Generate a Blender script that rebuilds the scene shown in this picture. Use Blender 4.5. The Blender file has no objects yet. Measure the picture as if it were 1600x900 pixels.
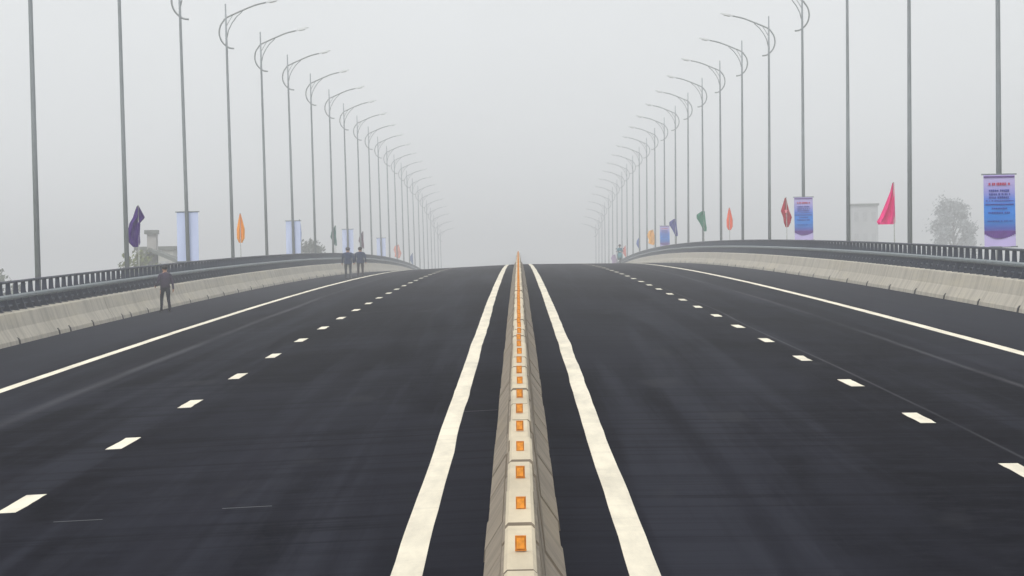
import bpy, bmesh, math, random
from mathutils import Vector, Matrix
R_ = math.radians
rnd = random.Random(7)
S = bpy.context.scene
COL = S.collection

# ------------------------------------------------------------------ camera
F_PX, W_PX = 8533.0, 1600.0
H_CAM = 2.321
cam_d = bpy.data.cameras.new('camera'); cam = bpy.data.objects.new('camera', cam_d); COL.objects.link(cam)
cam_d.sensor_width = 36.0; cam_d.lens = 36.0 * F_PX / W_PX
cam_d.clip_start = 0.5; cam_d.clip_end = 20000
cam.location = (0.0, 0.0, H_CAM)
ROLL = 0.018
cam.rotation_euler = (Matrix.Rotation(11.0 / F_PX, 3, 'Z') @ Matrix.Rotation(R_(90), 3, 'X') @ Matrix.Rotation(-ROLL, 3, 'Z')).to_euler()
S.camera = cam

# ------------------------------------------------------------------ sky, sun, exposure
SUN_EL, SUN_AZ = R_(52), R_(200)
w = bpy.data.worlds.new("World"); S.world = w; w.use_nodes = True
nt = w.node_tree; bgn = nt.nodes['Background']
sky = nt.nodes.new('ShaderNodeTexSky'); sky.sky_type = 'NISHITA'; sky.sun_disc = False
sky.sun_elevation = SUN_EL; sky.sun_rotation = SUN_AZ; sky.dust_density = 6; sky.air_density = 1.5; sky.ozone_density = 2
hsv = nt.nodes.new('ShaderNodeHueSaturation'); hsv.inputs['Saturation'].default_value = 0.25
mix = nt.nodes.new('ShaderNodeMix'); mix.data_type = 'RGBA'; mix.inputs[0].default_value = 0.75
mix.inputs[7].default_value = (8.1, 8.35, 8.5, 1)          # the even overcast layer
nt.links.new(sky.outputs[0], hsv.inputs['Color']); nt.links.new(hsv.outputs[0], mix.inputs[6])
tc = nt.nodes.new('ShaderNodeTexCoord'); cn = nt.nodes.new('ShaderNodeTexNoise'); cn.inputs['Scale'].default_value = 9; cn.inputs['Detail'].default_value = 5
cmr = nt.nodes.new('ShaderNodeMapRange'); cmr.inputs['From Min'].default_value = 0.3; cmr.inputs['From Max'].default_value = 0.7; cmr.inputs['To Min'].default_value = 0.94; cmr.inputs['To Max'].default_value = 1.06
csc = nt.nodes.new('ShaderNodeVectorMath'); csc.operation = 'SCALE'
nt.links.new(tc.outputs['Generated'], cn.inputs['Vector']); nt.links.new(cn.outputs['Fac'], cmr.inputs['Value'])
nt.links.new(mix.outputs[2], csc.inputs[0]); nt.links.new(cmr.outputs[0], csc.inputs['Scale'])
nt.links.new(csc.outputs[0], bgn.inputs['Color']); bgn.inputs['Strength'].default_value = 0.085
sd = bpy.data.lights.new('sun', 'SUN'); so = bpy.data.objects.new('sun', sd); COL.objects.link(so)
sd.energy = 0.9; sd.angle = R_(25); sd.color = (1, 0.95, 0.87)
so.rotation_euler = Vector((math.sin(SUN_AZ) * math.cos(SUN_EL), math.cos(SUN_AZ) * math.cos(SUN_EL), math.sin(SUN_EL))).to_track_quat('Z', 'Y').to_euler()
S.view_settings.view_transform = 'Standard'; S.view_settings.look = 'None'
S.view_settings.gamma = 1; S.view_settings.use_curve_mapping = False
S.view_settings.exposure = 0.80
S.render.resolution_x = 1024; S.render.resolution_y = 576

# ------------------------------------------------------------------ helpers
def new_obj(name, bm, mat, parent=None, smooth=False):
    me = bpy.data.meshes.new(name)
    bmesh.ops.recalc_face_normals(bm, faces=bm.faces)
    bm.to_mesh(me); bm.free()
    for m in (mat if isinstance(mat, (list, tuple)) else [mat]):
        me.materials.append(m)
    if smooth:
        for p in me.polygons: p.use_smooth = True
    o = bpy.data.objects.new(name, me); COL.objects.link(o)
    if parent: o.parent = parent
    return o
def tag(o, label=None, cat=None, group=None, kind=None):
    if label: o['label'] = label
    if cat: o['category'] = cat
    if group: o['group'] = group
    if kind: o['kind'] = kind
    return o
def empty(name, loc, label, cat, group=None, rot=(0, 0, 0)):
    o = bpy.data.objects.new(name, None); COL.objects.link(o)
    o.location = loc; o.rotation_euler = rot; o.empty_display_size = 0.2
    return tag(o, label, cat, group)
def copy_tree(o, parent=None):
    c = o.copy(); COL.objects.link(c); c.parent = parent
    for ch in list(o.children): copy_tree(ch, c)
    return c
def add_box(bm, cx, cy, cz, sx, sy, sz, mi=0, rot=None):
    vs = []
    for dx, dy, dz in ((-1,-1,-1),(1,-1,-1),(1,1,-1),(-1,1,-1),(-1,-1,1),(1,-1,1),(1,1,1),(-1,1,1)):
        v = Vector((dx * sx / 2, dy * sy / 2, dz * sz / 2))
        if rot is not None: v = rot @ v
        vs.append(bm.verts.new(v + Vector((cx, cy, cz))))
    for f in ((0,3,2,1),(4,5,6,7),(0,1,5,4),(1,2,6,5),(2,3,7,6),(3,0,4,7)):
        bm.faces.new([vs[i] for i in f]).material_index = mi
def add_tube(bm, pts, rad, n=8, mi=0, cap=True):
    pts = [Vector(p) for p in pts]
    if not isinstance(rad, (list, tuple)): rad = [rad] * len(pts)
    rings = []; prev = None
    for i, p in enumerate(pts):
        t = (pts[min(i + 1, len(pts) - 1)] - pts[max(i - 1, 0)]).normalized()
        if prev is None:
            a = t.orthogonal().normalized()
        else:
            a = (prev - t * prev.dot(t)).normalized()
        prev = a; b = t.cross(a)
        rings.append([bm.verts.new(p + (a * math.cos(2 * math.pi * k / n) + b * math.sin(2 * math.pi * k / n)) * rad[i]) for k in range(n)])
    for r0, r1 in zip(rings, rings[1:]):
        for k in range(n):
            bm.faces.new((r0[k], r0[(k + 1) % n], r1[(k + 1) % n], r1[k])).material_index = mi
    if cap:
        bm.faces.new(rings[0][::-1]).material_index = mi; bm.faces.new(rings[-1]).material_index = mi
def add_ball(bm, c, r, sx=1, sy=1, sz=1, seg=12, mi=0):
    d = bmesh.ops.create_uvsphere(bm, u_segments=seg, v_segments=max(6, seg // 2 + 2), radius=1)
    for v in d['verts']:
        v.co = Vector((v.co.x * r * sx + c[0], v.co.y * r * sy + c[1], v.co.z * r * sz + c[2]))
        for f in v.link_faces: f.material_index = mi
def add_prism(bm, poly, y0, y1, mi=0, axis='Y'):
    """extrude a polygon given in (x, z) from y0 to y1"""
    A = [bm.verts.new((x, y0, z)) for x, z in poly]; B = [bm.verts.new((x, y1, z)) for x, z in poly]
    n = len(poly)
    for i in range(n): bm.faces.new((A[i], A[(i + 1) % n], B[(i + 1) % n], B[i])).material_index = mi
    bm.faces.new(A).material_index = mi; bm.faces.new(B[::-1]).material_index = mi

# ------------------------------------------------------------------ materials
class NM:
    def __init__(s, name, rough=0.7, spec=0.3, metal=0.0):
        s.m = bpy.data.materials.new(name); s.m.use_nodes = True
        s.t = s.m.node_tree; s.b = s.t.nodes['Principled BSDF']
        s.b.inputs['Roughness'].default_value = rough
        s.b.inputs['Specular IOR Level'].default_value = spec
        s.b.inputs['Metallic'].default_value = metal
    def n(s, t, **k):
        x = s.t.nodes.new(t)
        for a, v in k.items(): setattr(x, a, v)
        return x
    def l(s, a, b): s.t.links.new(a, b)
    def coord(s, scale=(1, 1, 1)):
        c = s.n('ShaderNodeTexCoord'); mp = s.n('ShaderNodeMapping'); mp.inputs['Scale'].default_value = scale
        s.l(c.outputs['Object'], mp.inputs[0]); return mp.outputs[0]
    def noise(s, scale=(1, 1, 1), sc=1.0, det=5, rough=0.55, dist=0.0):
        x = s.n('ShaderNodeTexNoise'); x.inputs['Scale'].default_value = sc; x.inputs['Detail'].default_value = det
        x.inputs['Roughness'].default_value = rough; x.inputs['Distortion'].default_value = dist
        s.l(s.coord(scale), x.inputs['Vector']); return x.outputs['Fac']
    def ramp(s, fac, stops, mode='LINEAR'):
        r = s.n('ShaderNodeValToRGB'); r.color_ramp.interpolation = mode
        while len(r.color_ramp.elements) > 1: r.color_ramp.elements.remove(r.color_ramp.elements[-1])
        for i, (p, c) in enumerate(stops):
            e = r.color_ramp.elements[0] if i == 0 else r.color_ramp.elements.new(p)
            e.position = p; e.color = (*c, 1) if len(c) == 3 else c
        s.l(fac, r.inputs[0]); return r.outputs[0]
    def mixc(s, fac, a, b, blend='MIX'):
        x = s.n('ShaderNodeMix', data_type='RGBA', blend_type=blend)
        for sock, v in ((0, fac), (6, a), (7, b)):
            if hasattr(v, 'is_output'): s.l(v, x.inputs[sock])
            elif sock == 0: x.inputs[0].default_value = v
            else: x.inputs[sock].default_value = (*v, 1)
        return x.outputs[2]
    def math(s, op, a, b=None, c=None, clamp=False):
        x = s.n('ShaderNodeMath', operation=op); x.use_clamp = clamp
        for i, v in enumerate((a, b, c)):
            if v is None: continue
            if hasattr(v, 'is_output'): s.l(v, x.inputs[i])
            else: x.inputs[i].default_value = v
        return x.outputs[0]
    def col(s, c): s.l(c, s.b.inputs['Base Color']) if hasattr(c, 'is_output') else setattr(s.b.inputs['Base Color'], 'default_value', (*c, 1))
    def bump(s, h, strength=0.3, dist=0.01):
        b = s.n('ShaderNodeBump'); b.inputs['Strength'].default_value = strength; b.inputs['Distance'].default_value = dist
        s.l(h, b.inputs['Height']); s.l(b.outputs[0], s.b.inputs['Normal'])
def simple(name, c, rough=0.6, spec=0.3, var=0.18, sc=6.0, metal=0.0, scale=(1, 1, 1)):
    m = NM(name, rough, spec, metal)
    f = m.noise(scale, sc, 4)
    m.col(m.ramp(f, [(0.3, tuple(x * (1 - var) for x in c)), (0.7, tuple(min(1, x * (1 + var)) for x in c))]))
    return m.m

# asphalt: fresh, near black, with wheel-path polish, roller bands and a few long seams
def asphalt():
    m = NM('asphalt', 0.85, 0.0)
    fine = m.noise((1, 0.8, 1), 2.5, 14, 0.86)
    mott = m.noise((0.9, 0.35, 1), 1.0, 8, 0.72, 0.5)
    big = m.noise((0.30, 0.035, 1), 1.0, 6, 0.62, 0.8)
    longi = m.noise((1.7, 0.008, 1), 1.0, 6, 0.62, 0.15)
    cross = m.noise((0.07, 1.3, 1), 1.0, 8, 0.7, 0.5)
    fcross = m.noise((0.35, 3.2, 1), 1.0, 6, 0.7, 0.3)
    c = m.ramp(fine, [(0.36, (0.0010, 0.0010, 0.0030)), (0.50, (0.0047, 0.0049, 0.0087)), (0.60, (0.0113, 0.0120, 0.0180)), (0.70, (0.0310, 0.0320, 0.0396))])
    c = m.mixc(m.math('MULTIPLY', m.ramp(mott, [(0.48, (0, 0, 0)), (0.62, (1, 1, 1))]), 0.45), c, (0.0124, 0.0130, 0.0198))
    c = m.mixc(m.math('MULTIPLY', m.ramp(big, [(0.46, (0, 0, 0)), (0.58, (1, 1, 1))]), 0.7), c, (0.0155, 0.0165, 0.0246))
    c = m.mixc(m.math('MULTIPLY', m.ramp(longi, [(0.50, (0, 0, 0)), (0.64, (1, 1, 1))]), 0.75), c, (0.0228, 0.0245, 0.0342))
    c = m.mixc(m.math('MULTIPLY', m.ramp(cross, [(0.50, (0, 0, 0)), (0.62, (1, 1, 1))]), 0.65), c, (0.0016, 0.0016, 0.0041))
    c = m.mixc(m.math('MULTIPLY', m.ramp(fcross, [(0.54, (0, 0, 0)), (0.68, (1, 1, 1))]), 0.35), c, (0.0197, 0.0208, 0.0300))
    c = m.mixc(m.math('MULTIPLY', m.ramp(m.noise((0.7, 0.12, 1), 1.0, 3, 0.5), [(0.66, (0, 0, 0)), (0.72, (1, 1, 1))]), 0.5), c, (0.0284, 0.0293, 0.0348))
    # shoulders, laid in another pass: greyer
    co = m.n('ShaderNodeTexCoord'); sep = m.n('ShaderNodeSeparateXYZ'); m.l(co.outputs['Object'], sep.inputs[0])
    ax = m.math('ABSOLUTE', sep.outputs[0])
    wob = m.math('MULTIPLY', m.math('SUBTRACT', m.noise((0.2, 0.02, 1), 1.0, 3), 0.5), 0.5)
    sh = m.math('MULTIPLY', m.n('ShaderNodeMapRange').outputs[0], 1.0)
    mr = sh.node.inputs[0].links[0].from_node
    m.l(m.math('ADD', ax, wob), mr.inputs['Value'])
    mr.inputs['From Min'].default_value = 6.0; mr.inputs['From Max'].default_value = 9.0
    c = m.mixc(m.math('MULTIPLY', sh, 0.6), c, (0.0284, 0.0303, 0.0402))
    # construction seams running along the road
    xs = m.math('ADD', sep.outputs[0], m.math('MULTIPLY', m.math('SUBTRACT', m.noise((0.3, 0.012, 1), 1.0, 2), 0.5), 0.35))
    for x0, wd, colr, k in ((-6.35, 0.16, (0.09, 0.09, 0.10), 0.6), (-6.62, 0.16, (0.012, 0.012, 0.018), 0.6),
                            (4.46, 0.03, (0.10, 0.10, 0.11), 0.6), (6.3, 0.09, (0.10, 0.10, 0.11), 0.5),
                            (6.55, 0.16, (0.010, 0.010, 0.016), 0.65), (-2.6, 0.25, (0.013, 0.013, 0.02), 0.5)):
        d = m.math('ABSOLUTE', m.math('SUBTRACT', xs, x0))
        g = m.math('MULTIPLY', m.math('SUBTRACT', 1.0, m.math('DIVIDE', d, wd), clamp=True), k)
        g = m.math('MULTIPLY', g, m.ramp(m.noise((1.0, 0.05, 1), 1.0, 3), [(0.3, (0.2,) * 3), (0.6, (1,) * 3)]))
        c = m.mixc(g, c, colr)
    m.col(c)
    m.bump(m.noise((1, 1, 1), 60.0, 3), 0.5, 0.004)
    return m.m
def concrete(name, c=(0.42, 0.40, 0.36), streak=0.5):
    m = NM(name, 0.85, 0.2)
    a = m.noise((1, 1, 1), 3.0, 8, 0.65)
    st = m.noise((0.6, 1.4, 0.35), 1.0, 7, 0.7)
    blot = m.noise((1, 0.08, 2), 1.5, 4, 0.6)
    base = m.ramp(a, [(0.25, tuple(x * 0.84 for x in c)), (0.75, tuple(x * 1.12 for x in c))])
    base = m.mixc(m.math('MULTIPLY', m.ramp(st, [(0.44, (0, 0, 0)), (0.62, (1, 1, 1))]), streak), base, tuple(x * 0.6 for x in c))
    base = m.mixc(m.math('MULTIPLY', m.ramp(blot, [(0.5, (0, 0, 0)), (0.7, (1, 1, 1))]), 0.4), base, (c[0] * 1.15, c[1] * 1.12, c[2] * 0.98))
    m.col(base); m.bump(a, 0.3, 0.01)
    return m.m
def paint(name, c):
    m = NM(name, 0.6, 0.25)
    n1 = m.noise((1, 1, 1), 5.0, 10, 0.85); n2 = m.noise((3.0, 0.25, 1), 1.0, 6, 0.65); n3 = m.noise((0.6, 1.5, 1), 1.0, 5, 0.6)
    b = m.ramp(n2, [(0.34, tuple(x * 0.74 for x in c)), (0.60, c)])
    b = m.mixc(m.math('MULTIPLY', m.ramp(n3, [(0.54, (0, 0, 0)), (0.70, (1, 1, 1))]), 0.35), b, tuple(x * 0.62 for x in c))
    b = m.mixc(m.math('MULTIPLY', m.ramp(n1, [(0.30, (1, 1, 1)), (0.40, (0, 0, 0))]), 0.75), b, (0.10, 0.095, 0.085))
    m.col(b); return m.m
M_ASPH = asphalt()
M_LINE = paint('road_paint', (0.80, 0.735, 0.585))
M_CONC = concrete('parapet_concrete', (0.45, 0.415, 0.35), 0.7)
M_DECK = concrete('deck_concrete', (0.30, 0.29, 0.27))
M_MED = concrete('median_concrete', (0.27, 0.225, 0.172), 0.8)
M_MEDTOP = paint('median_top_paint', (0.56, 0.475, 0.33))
M_JOINT = simple('joint_filler', (0.05, 0.05, 0.05))
M_GALV = simple('galvanised_steel', (0.15, 0.175, 0.19), 0.6, 0.3, 0.25, 3.0, 0.0)
M_POLE = simple('pole_steel', (0.24, 0.265, 0.285), 0.5, 0.4, 0.12, 2.0, 0.2)
M_POST = simple('rail_post_paint', (0.022, 0.03, 0.052), 0.6, 0.25, 0.35, 5.0)
M_GALV2 = simple('arm_steel', (0.27, 0.29, 0.30), 0.5, 0.3, 0.1)
M_LAMP = simple('lamp_housing', (0.55, 0.57, 0.58), 0.4, 0.5, 0.08)
M_GLASS = simple('lamp_lens', (0.5, 0.52, 0.5), 0.15, 0.6, 0.05)
M_ORANGE = simple('orange_reflector', (0.72, 0.27, 0.02), 0.35, 0.5, 0.25, 40.0)
M_ORDARK = simple('reflector_frame', (0.50, 0.17, 0.012), 0.5, 0.3, 0.2, 30.0)
M_SLOT = simple('drain_opening', (0.02, 0.02, 0.02), 0.9, 0.1)  # near-black puts the shade of the drain holes into solid blocks
M_GROUND = None

# ------------------------------------------------------------------ the line of the road
A_ = 313.84; K_, M2, N3 = 1195.0, -6567.0, 78000.0
ECROWN, SUPER = 0.0214, 0.0132
def prof0(Y):
    if Y < 30:
        return prof0(30) + (Y - 30) * 0.0150
    s = F_PX / Y
    return Y * (450 - A_) / F_PX - (K_ / s + M2 / s ** 2 + N3 / s ** 3) * Y / F_PX
def prof(Y):
    if Y <= 830: return prof0(Y)
    sl = (prof0(830) - prof0(826)) / 4
    return max(prof0(830) + sl * (Y - 830), -6.4)
STEP = 4.0
def zc(Y):
    i = math.floor(Y / STEP); t = Y / STEP - i
    return prof(i * STEP) * (1 - t) + prof((i + 1) * STEP) * t
def crown(x): return SUPER * x - ECROWN * abs(x)
def deck(x, Y): return zc(Y) + crown(x)
Y_START, Y_END = -60.0, 1240.0
def ys(y0, y1, step=STEP):
    out = [y0]; k = math.floor(y0 / step) + 1
    while k * step < y1 - 1e-6: out.append(k * step); k += 1
    out.append(y1); return out
def sweep(bm, sect, y0, y1, mi=0, step=STEP, closed=True, follow=True):
    """sect: list of (x, h) with h above the deck surface; swept along the road"""
    prev = None
    for Y in ys(y0, y1, step):
        ring = [bm.verts.new((x, Y, (deck(x, Y) if follow else zc(Y)) + h)) for x, h in sect]
        if prev:
            n = len(sect)
            for i in range(n if closed else n - 1):
                bm.faces.new((prev[i], prev[(i + 1) % n], ring[(i + 1) % n], ring[i])).material_index = mi
        elif closed: bm.faces.new(ring[::-1]).material_index = mi
        prev = ring
    if closed: bm.faces.new(prev).material_index = mi

XB, XC, XD = 4.266, 7.738, 10.838
# ground
G_Z = -8.0
def ground_mat():
    m = NM('fields', 0.9, 0.1)
    f = m.noise((1, 1, 1), 0.02, 6, 0.6); g = m.noise((1, 1, 1), 0.6, 6)
    c = m.ramp(f, [(0.35, (0.06, 0.08, 0.035)), (0.5, (0.10, 0.11, 0.05)), (0.62, (0.16, 0.14, 0.09))])
    m.col(m.mixc(0.4, c, m.ramp(g, [(0.3, (0.04, 0.06, 0.02)), (0.7, (0.14, 0.14, 0.07))]))); return m.m
bm = bmesh.new()
gx = [-1500 + 100 * i for i in range(31)]; gy = [-300 + 100 * i for i in range(32)]
gv = [[bm.verts.new((x, y, G_Z + (0 if abs(x) < 150 else 0.5 * math.sin(x * 0.013 + y * 0.007)))) for x in gx] for y in gy]
for j in range(len(gy) - 1):
    for i in range(len(gx) - 1): bm.faces.new((gv[j][i], gv[j][i + 1], gv[j + 1][i + 1], gv[j + 1][i]))
tag(new_obj('ground', bm, ground_mat()), kind='structure')

# road surface
bm = bmesh.new()
xs_ = [-XD - 0.05, -9, -6, -3, 0, 3, 6, 9, XD + 0.05]
sweep(bm, [(x, 0.0) for x in xs_], Y_START, Y_END, closed=False)
road = tag(new_obj('road', bm, M_ASPH), kind='structure')
def marking(name, segs, wob=0.0):
    bm = bmesh.new(); rw = random.Random(len(name) + int(abs(segs[0][0]) * 97) + (5 if segs[0][0] < 0 else 0))
    for x0, x1, y0, y1 in segs:
        prev = None; a = b = 0.0
        for Y in ys(y0, y1, 0.5 if y1 - y0 < 5 else 2.0):
            a = a * 0.75 + rw.gauss(0, 1) * wob; b = b * 0.75 + rw.gauss(0, 1) * wob * 0.8
            r = [bm.verts.new((x, Y, deck(x, Y) + 0.004)) for x in (x0 + a, x1 + a + b)]
            if prev: bm.faces.new((prev[0], prev[1], r[1], r[0]))
            prev = r
    return new_obj(name, bm, M_LINE, road)
for sgn in (-1, 1):
    xa = 0.75 * sgn; marking('inner_edge_line', [(xa - 0.1, xa + 0.1, Y_START, Y_END)], 0.0032)
    xc_ = XC * sgn; marking('outer_edge_line', [(xc_ - 0.1, xc_ + 0.1, Y_START, Y_END)], 0.0032)
# dashes: 2.9 m marks every 12 m
DL0, DR0 = 45.0, 57.2
for sgn, y0 in ((-1, DL0), (1, DR0)):
    segs = []
    y = y0 - 96
    while y < 1200:
        if y > Y_START: segs.append((XB * sgn - 0.085, XB * sgn + 0.085, y, y + 2.9))
        y += 12.0
    marking('dashed_lane_line', segs, 0.004)
# short pale scrapes across the asphalt
bm = bmesh.new()
for x0, x1, Y in ((-0.66, -0.27, 62.5), (-2.42, -2.02, 43.9), (-3.72, -3.33, 43.2)):
    sweep(bm, [(x0, 0.003), (x1, 0.003)], Y, Y + 0.07, closed=False)
new_obj('surface_scrape', bm, simple('scrape', (0.024, 0.024, 0.030)), road)

# bridge under the road
bridge = empty('bridge', (0, 0, 0), 'long concrete road bridge rising to a crest and falling away into haze', 'bridge')
bm = bmesh.new()
OUT = 12.95
sweep(bm, [(-OUT, -0.03), (-XD, -0.03), (0, -0.03), (XD, -0.03), (OUT, -0.03), (OUT, -0.45), (9.0, -0.7), (7.0, -2.2), (-7.0, -2.2), (-9.0, -0.7), (-OUT, -0.45)], Y_START, Y_END)
new_obj('deck', bm, M_DECK, bridge)
def pier(Y):
    z = zc(Y) - 2.15; bm = bmesh.new()
    if z - G_Z < 1.2: return bm.free()
    add_prism(bm, [(-8.2, z), (8.2, z), (8.2, z - 0.9), (5.2, z - 1.9), (-5.2, z - 1.9), (-8.2, z - 0.9)], Y - 0.9, Y + 0.9)
    if z - 1.9 > G_Z:
        for x in (-3.8, 3.8): add_tube(bm, [(x, Y, z - 1.9), (x, Y, G_Z - 0.5)], 0.85, 16)
    new_obj('pier', bm, M_DECK, bridge)
Y = -20
while Y < 1000: pier(Y); Y += 40

# ------------------------------------------------------------------ parapets and their railings
def parapet(sgn):
    side = 'left' if sgn < 0 else 'right'
    o = empty('concrete_parapet', (0, 0, 0), 'low cream concrete parapet wall along the %s shoulder of the road' % side, 'parapet')
    bm = bmesh.new()
    sec = [(XD, -0.02), (XD + 0.02, 0.09), (XD + 0.17, 0.34), (XD + 0.27, 0.655), (XD + 0.30, 0.68), (XD + 0.72, 0.68), (XD + 0.75, 0.65), (XD + 0.78, -0.02)]
    y0 = Y_START
    joints = [Y_START]
    while joints[-1] < Y_END - 21: joints.append(joints[-1] + 20.6)
    for a, b in zip(joints, joints[1:]):
        dx = rnd.uniform(-0.006, 0.006)
        sweep(bm, [((x + dx) * sgn, h) for x, h in sec], a + 0.008, b - 0.008)
    new_obj('parapet_wall', bm, M_CONC, o)
    Y = 118.4 - 10.3 * 3 + (0.5 if sgn > 0 else 0.0)
    proto = None
    n = 0
    while Y < 420:
        bm = bmesh.new()
        add_prism(bm, [(q * sgn, h) for q, h in ((-0.008, 0.0), (0.010, 0.09), (0.052, 0.15), (0.12, 0.15), (0.12, 0.0))], -0.17, 0.17)
        me_o = proto.copy() if proto else new_obj('drain_opening', bm, M_SLOT, o)
        if proto: COL.objects.link(me_o); bm.free()
        proto = proto or me_o
        me_o.parent = o
        me_o.location = (XD * sgn, Y, deck(XD * sgn, Y) + 0.0)
        Y += 10.3; n += 1
        if sgn < 0 and n in (4, 6): # two extra openings close together on this side
            e = proto.copy(); COL.objects.link(e); e.parent = o; e.location = (XD * sgn, Y + 3.2, deck(XD * sgn, Y + 3.2) + 0.0)
    return o
def railing(sgn):
    side = 'left' if sgn < 0 else 'right'
    o = empty('railing', (0, 0, 0), 'blue-grey steel railing with dark posts on top of the %s parapet' % side, 'railing')
    for nm, x, h, r, mat in (('top_rail', XD + 0.58, 1.325, 0.032, M_POST), ('middle_rail', XD + 0.48, 0.995, 0.062, M_GALV), ('bottom_rail', XD + 0.50, 0.80, 0.03, M_POST)):
        bm = bmesh.new()
        sweep(bm, [((x + r * math.cos(a)) * sgn, h + r * math.sin(a)) for a in [k * math.pi / 4 + 0.39 for k in range(8)]], Y_START, 1000.0)
        new_obj(nm, bm, mat, o, smooth=False)
    def post_bm(bm, Y):
        z = deck(XD * sgn, Y) - 0.0
        poly = [(XD + 0.335, 0.68), (XD + 0.66, 0.68), (XD + 0.635, 1.0), (XD + 0.625, 1.30), (XD + 0.53, 1.30), (XD + 0.515, 1.07), (XD + 0.43, 0.92)]
        add_prism(bm, [(x * sgn, z + h - 0.0) for x, h in poly], Y - 0.03, Y + 0.03)
        add_box(bm, (XD + 0.50) * sgn, Y, z + 0.69, 0.36, 0.20, 0.02)
    STEP_P = 1.87
    Y0 = 107.0; N = 100
    proto = None
    for k in range(N):
        Y = Y0 + k * STEP_P
        if proto is None:
            bm = bmesh.new(); post_bm(bm, Y0); 
            for v in bm.verts: v.co.y -= Y0; v.co.z -= deck(XD * sgn, Y0)
            proto = p = new_obj('post', bm, M_POST, o)
        else:
            p = proto.copy(); COL.objects.link(p); p.parent = o
        p.location = (0, Y, deck(XD * sgn, Y))
    bm = bmesh.new()
    for k in list(range(-70, 0)) + list(range(N, 380)): post_bm(bm, Y0 + k * STEP_P)
    tag(new_obj('farther_posts', bm, M_POST, o), kind='stuff')
for s_ in (-1, 1): parapet(s_); railing(s_)

# ------------------------------------------------------------------ median barrier with reflectors
med = empty('median_barrier', (0, 0, 0), 'narrow concrete median barrier down the middle with a white top and orange reflectors', 'barrier')
SEG = 3.2; MY0 = 23.9
def med_bm(bm, a, b, dx=0.0, dz=0.0):
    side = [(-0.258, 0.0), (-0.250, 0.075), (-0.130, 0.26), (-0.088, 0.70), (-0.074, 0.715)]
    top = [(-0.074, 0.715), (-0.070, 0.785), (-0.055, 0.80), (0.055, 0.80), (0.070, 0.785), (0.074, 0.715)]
    def ring(Y, pts): return [bm.verts.new((x + dx - 0.0132 * h, Y, zc(Y) + h + dz)) for x, h in pts]
    full = side[:-1] + top + [(-x, h) for x, h in side[:-1]][::-1]
    n = len(full); Ys = ys(a, b)
    prev = None
    for Y in Ys:
        r = ring(Y, full)
        if prev:
            for i in range(n):
                f = bm.faces.new((prev[i], prev[(i + 1) % n], r[(i + 1) % n], r[i]))
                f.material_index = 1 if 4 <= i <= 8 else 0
        else: bm.faces.new(r[::-1])
        prev = r
    bm.faces.new(prev)
ref_proto = None
for k in range(-1, 99):
    a = MY0 - 1.2 + k * SEG; bm = bmesh.new()
    med_bm(bm, a + 0.045, a + SEG - 0.045, rnd.uniform(-0.006, 0.006), rnd.uniform(-0.009, 0.006))
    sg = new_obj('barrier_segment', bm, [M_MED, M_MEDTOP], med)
    Y = MY0 + k * SEG
    if ref_proto is None:
        bm = bmesh.new()
        add_box(bm, 0, 0.0, 0.034, 0.048, 0.04, 0.068, 1)
        add_box(bm, 0, -0.022, 0.035, 0.034, 0.008, 0.048, 0)
        add_box(bm, 0, 0.012, 0.003, 0.05, 0.03, 0.006, 1)
        ref_proto = rf = new_obj('reflector', bm, [M_ORANGE, M_ORDARK], sg)
    else:
        rf = ref_proto.copy(); COL.objects.link(rf); rf.parent = sg
    rf.location = (-0.0106 + rnd.uniform(-0.003, 0.003), Y, zc(Y) + 0.797); rf.rotation_euler = (0, 0, rnd.uniform(-0.08, 0.08))
bm = bmesh.new()
sweep(bm, [(-0.235, 0.0), (-0.225, 0.07), (-0.11, 0.25), (-0.07, 0.70), (-0.06, 0.765), (0.05, 0.765), (0.055, 0.70), (0.105, 0.25), (0.222, 0.07), (0.235, 0.0)], MY0 - 26, Y_END - 10)
new_obj('joint_core', bm, concrete('joint_concrete', (0.13, 0.115, 0.10)), med)
bm = bmesh.new()
for k in list(range(-8, -1)) + list(range(99, 300)):
    a = MY0 - 1.2 + k * SEG; med_bm(bm, a + 0.012, a + SEG - 0.012)
tag(new_obj('farther_segments', bm, [M_MED, M_MEDTOP], med), kind='stuff')

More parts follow.
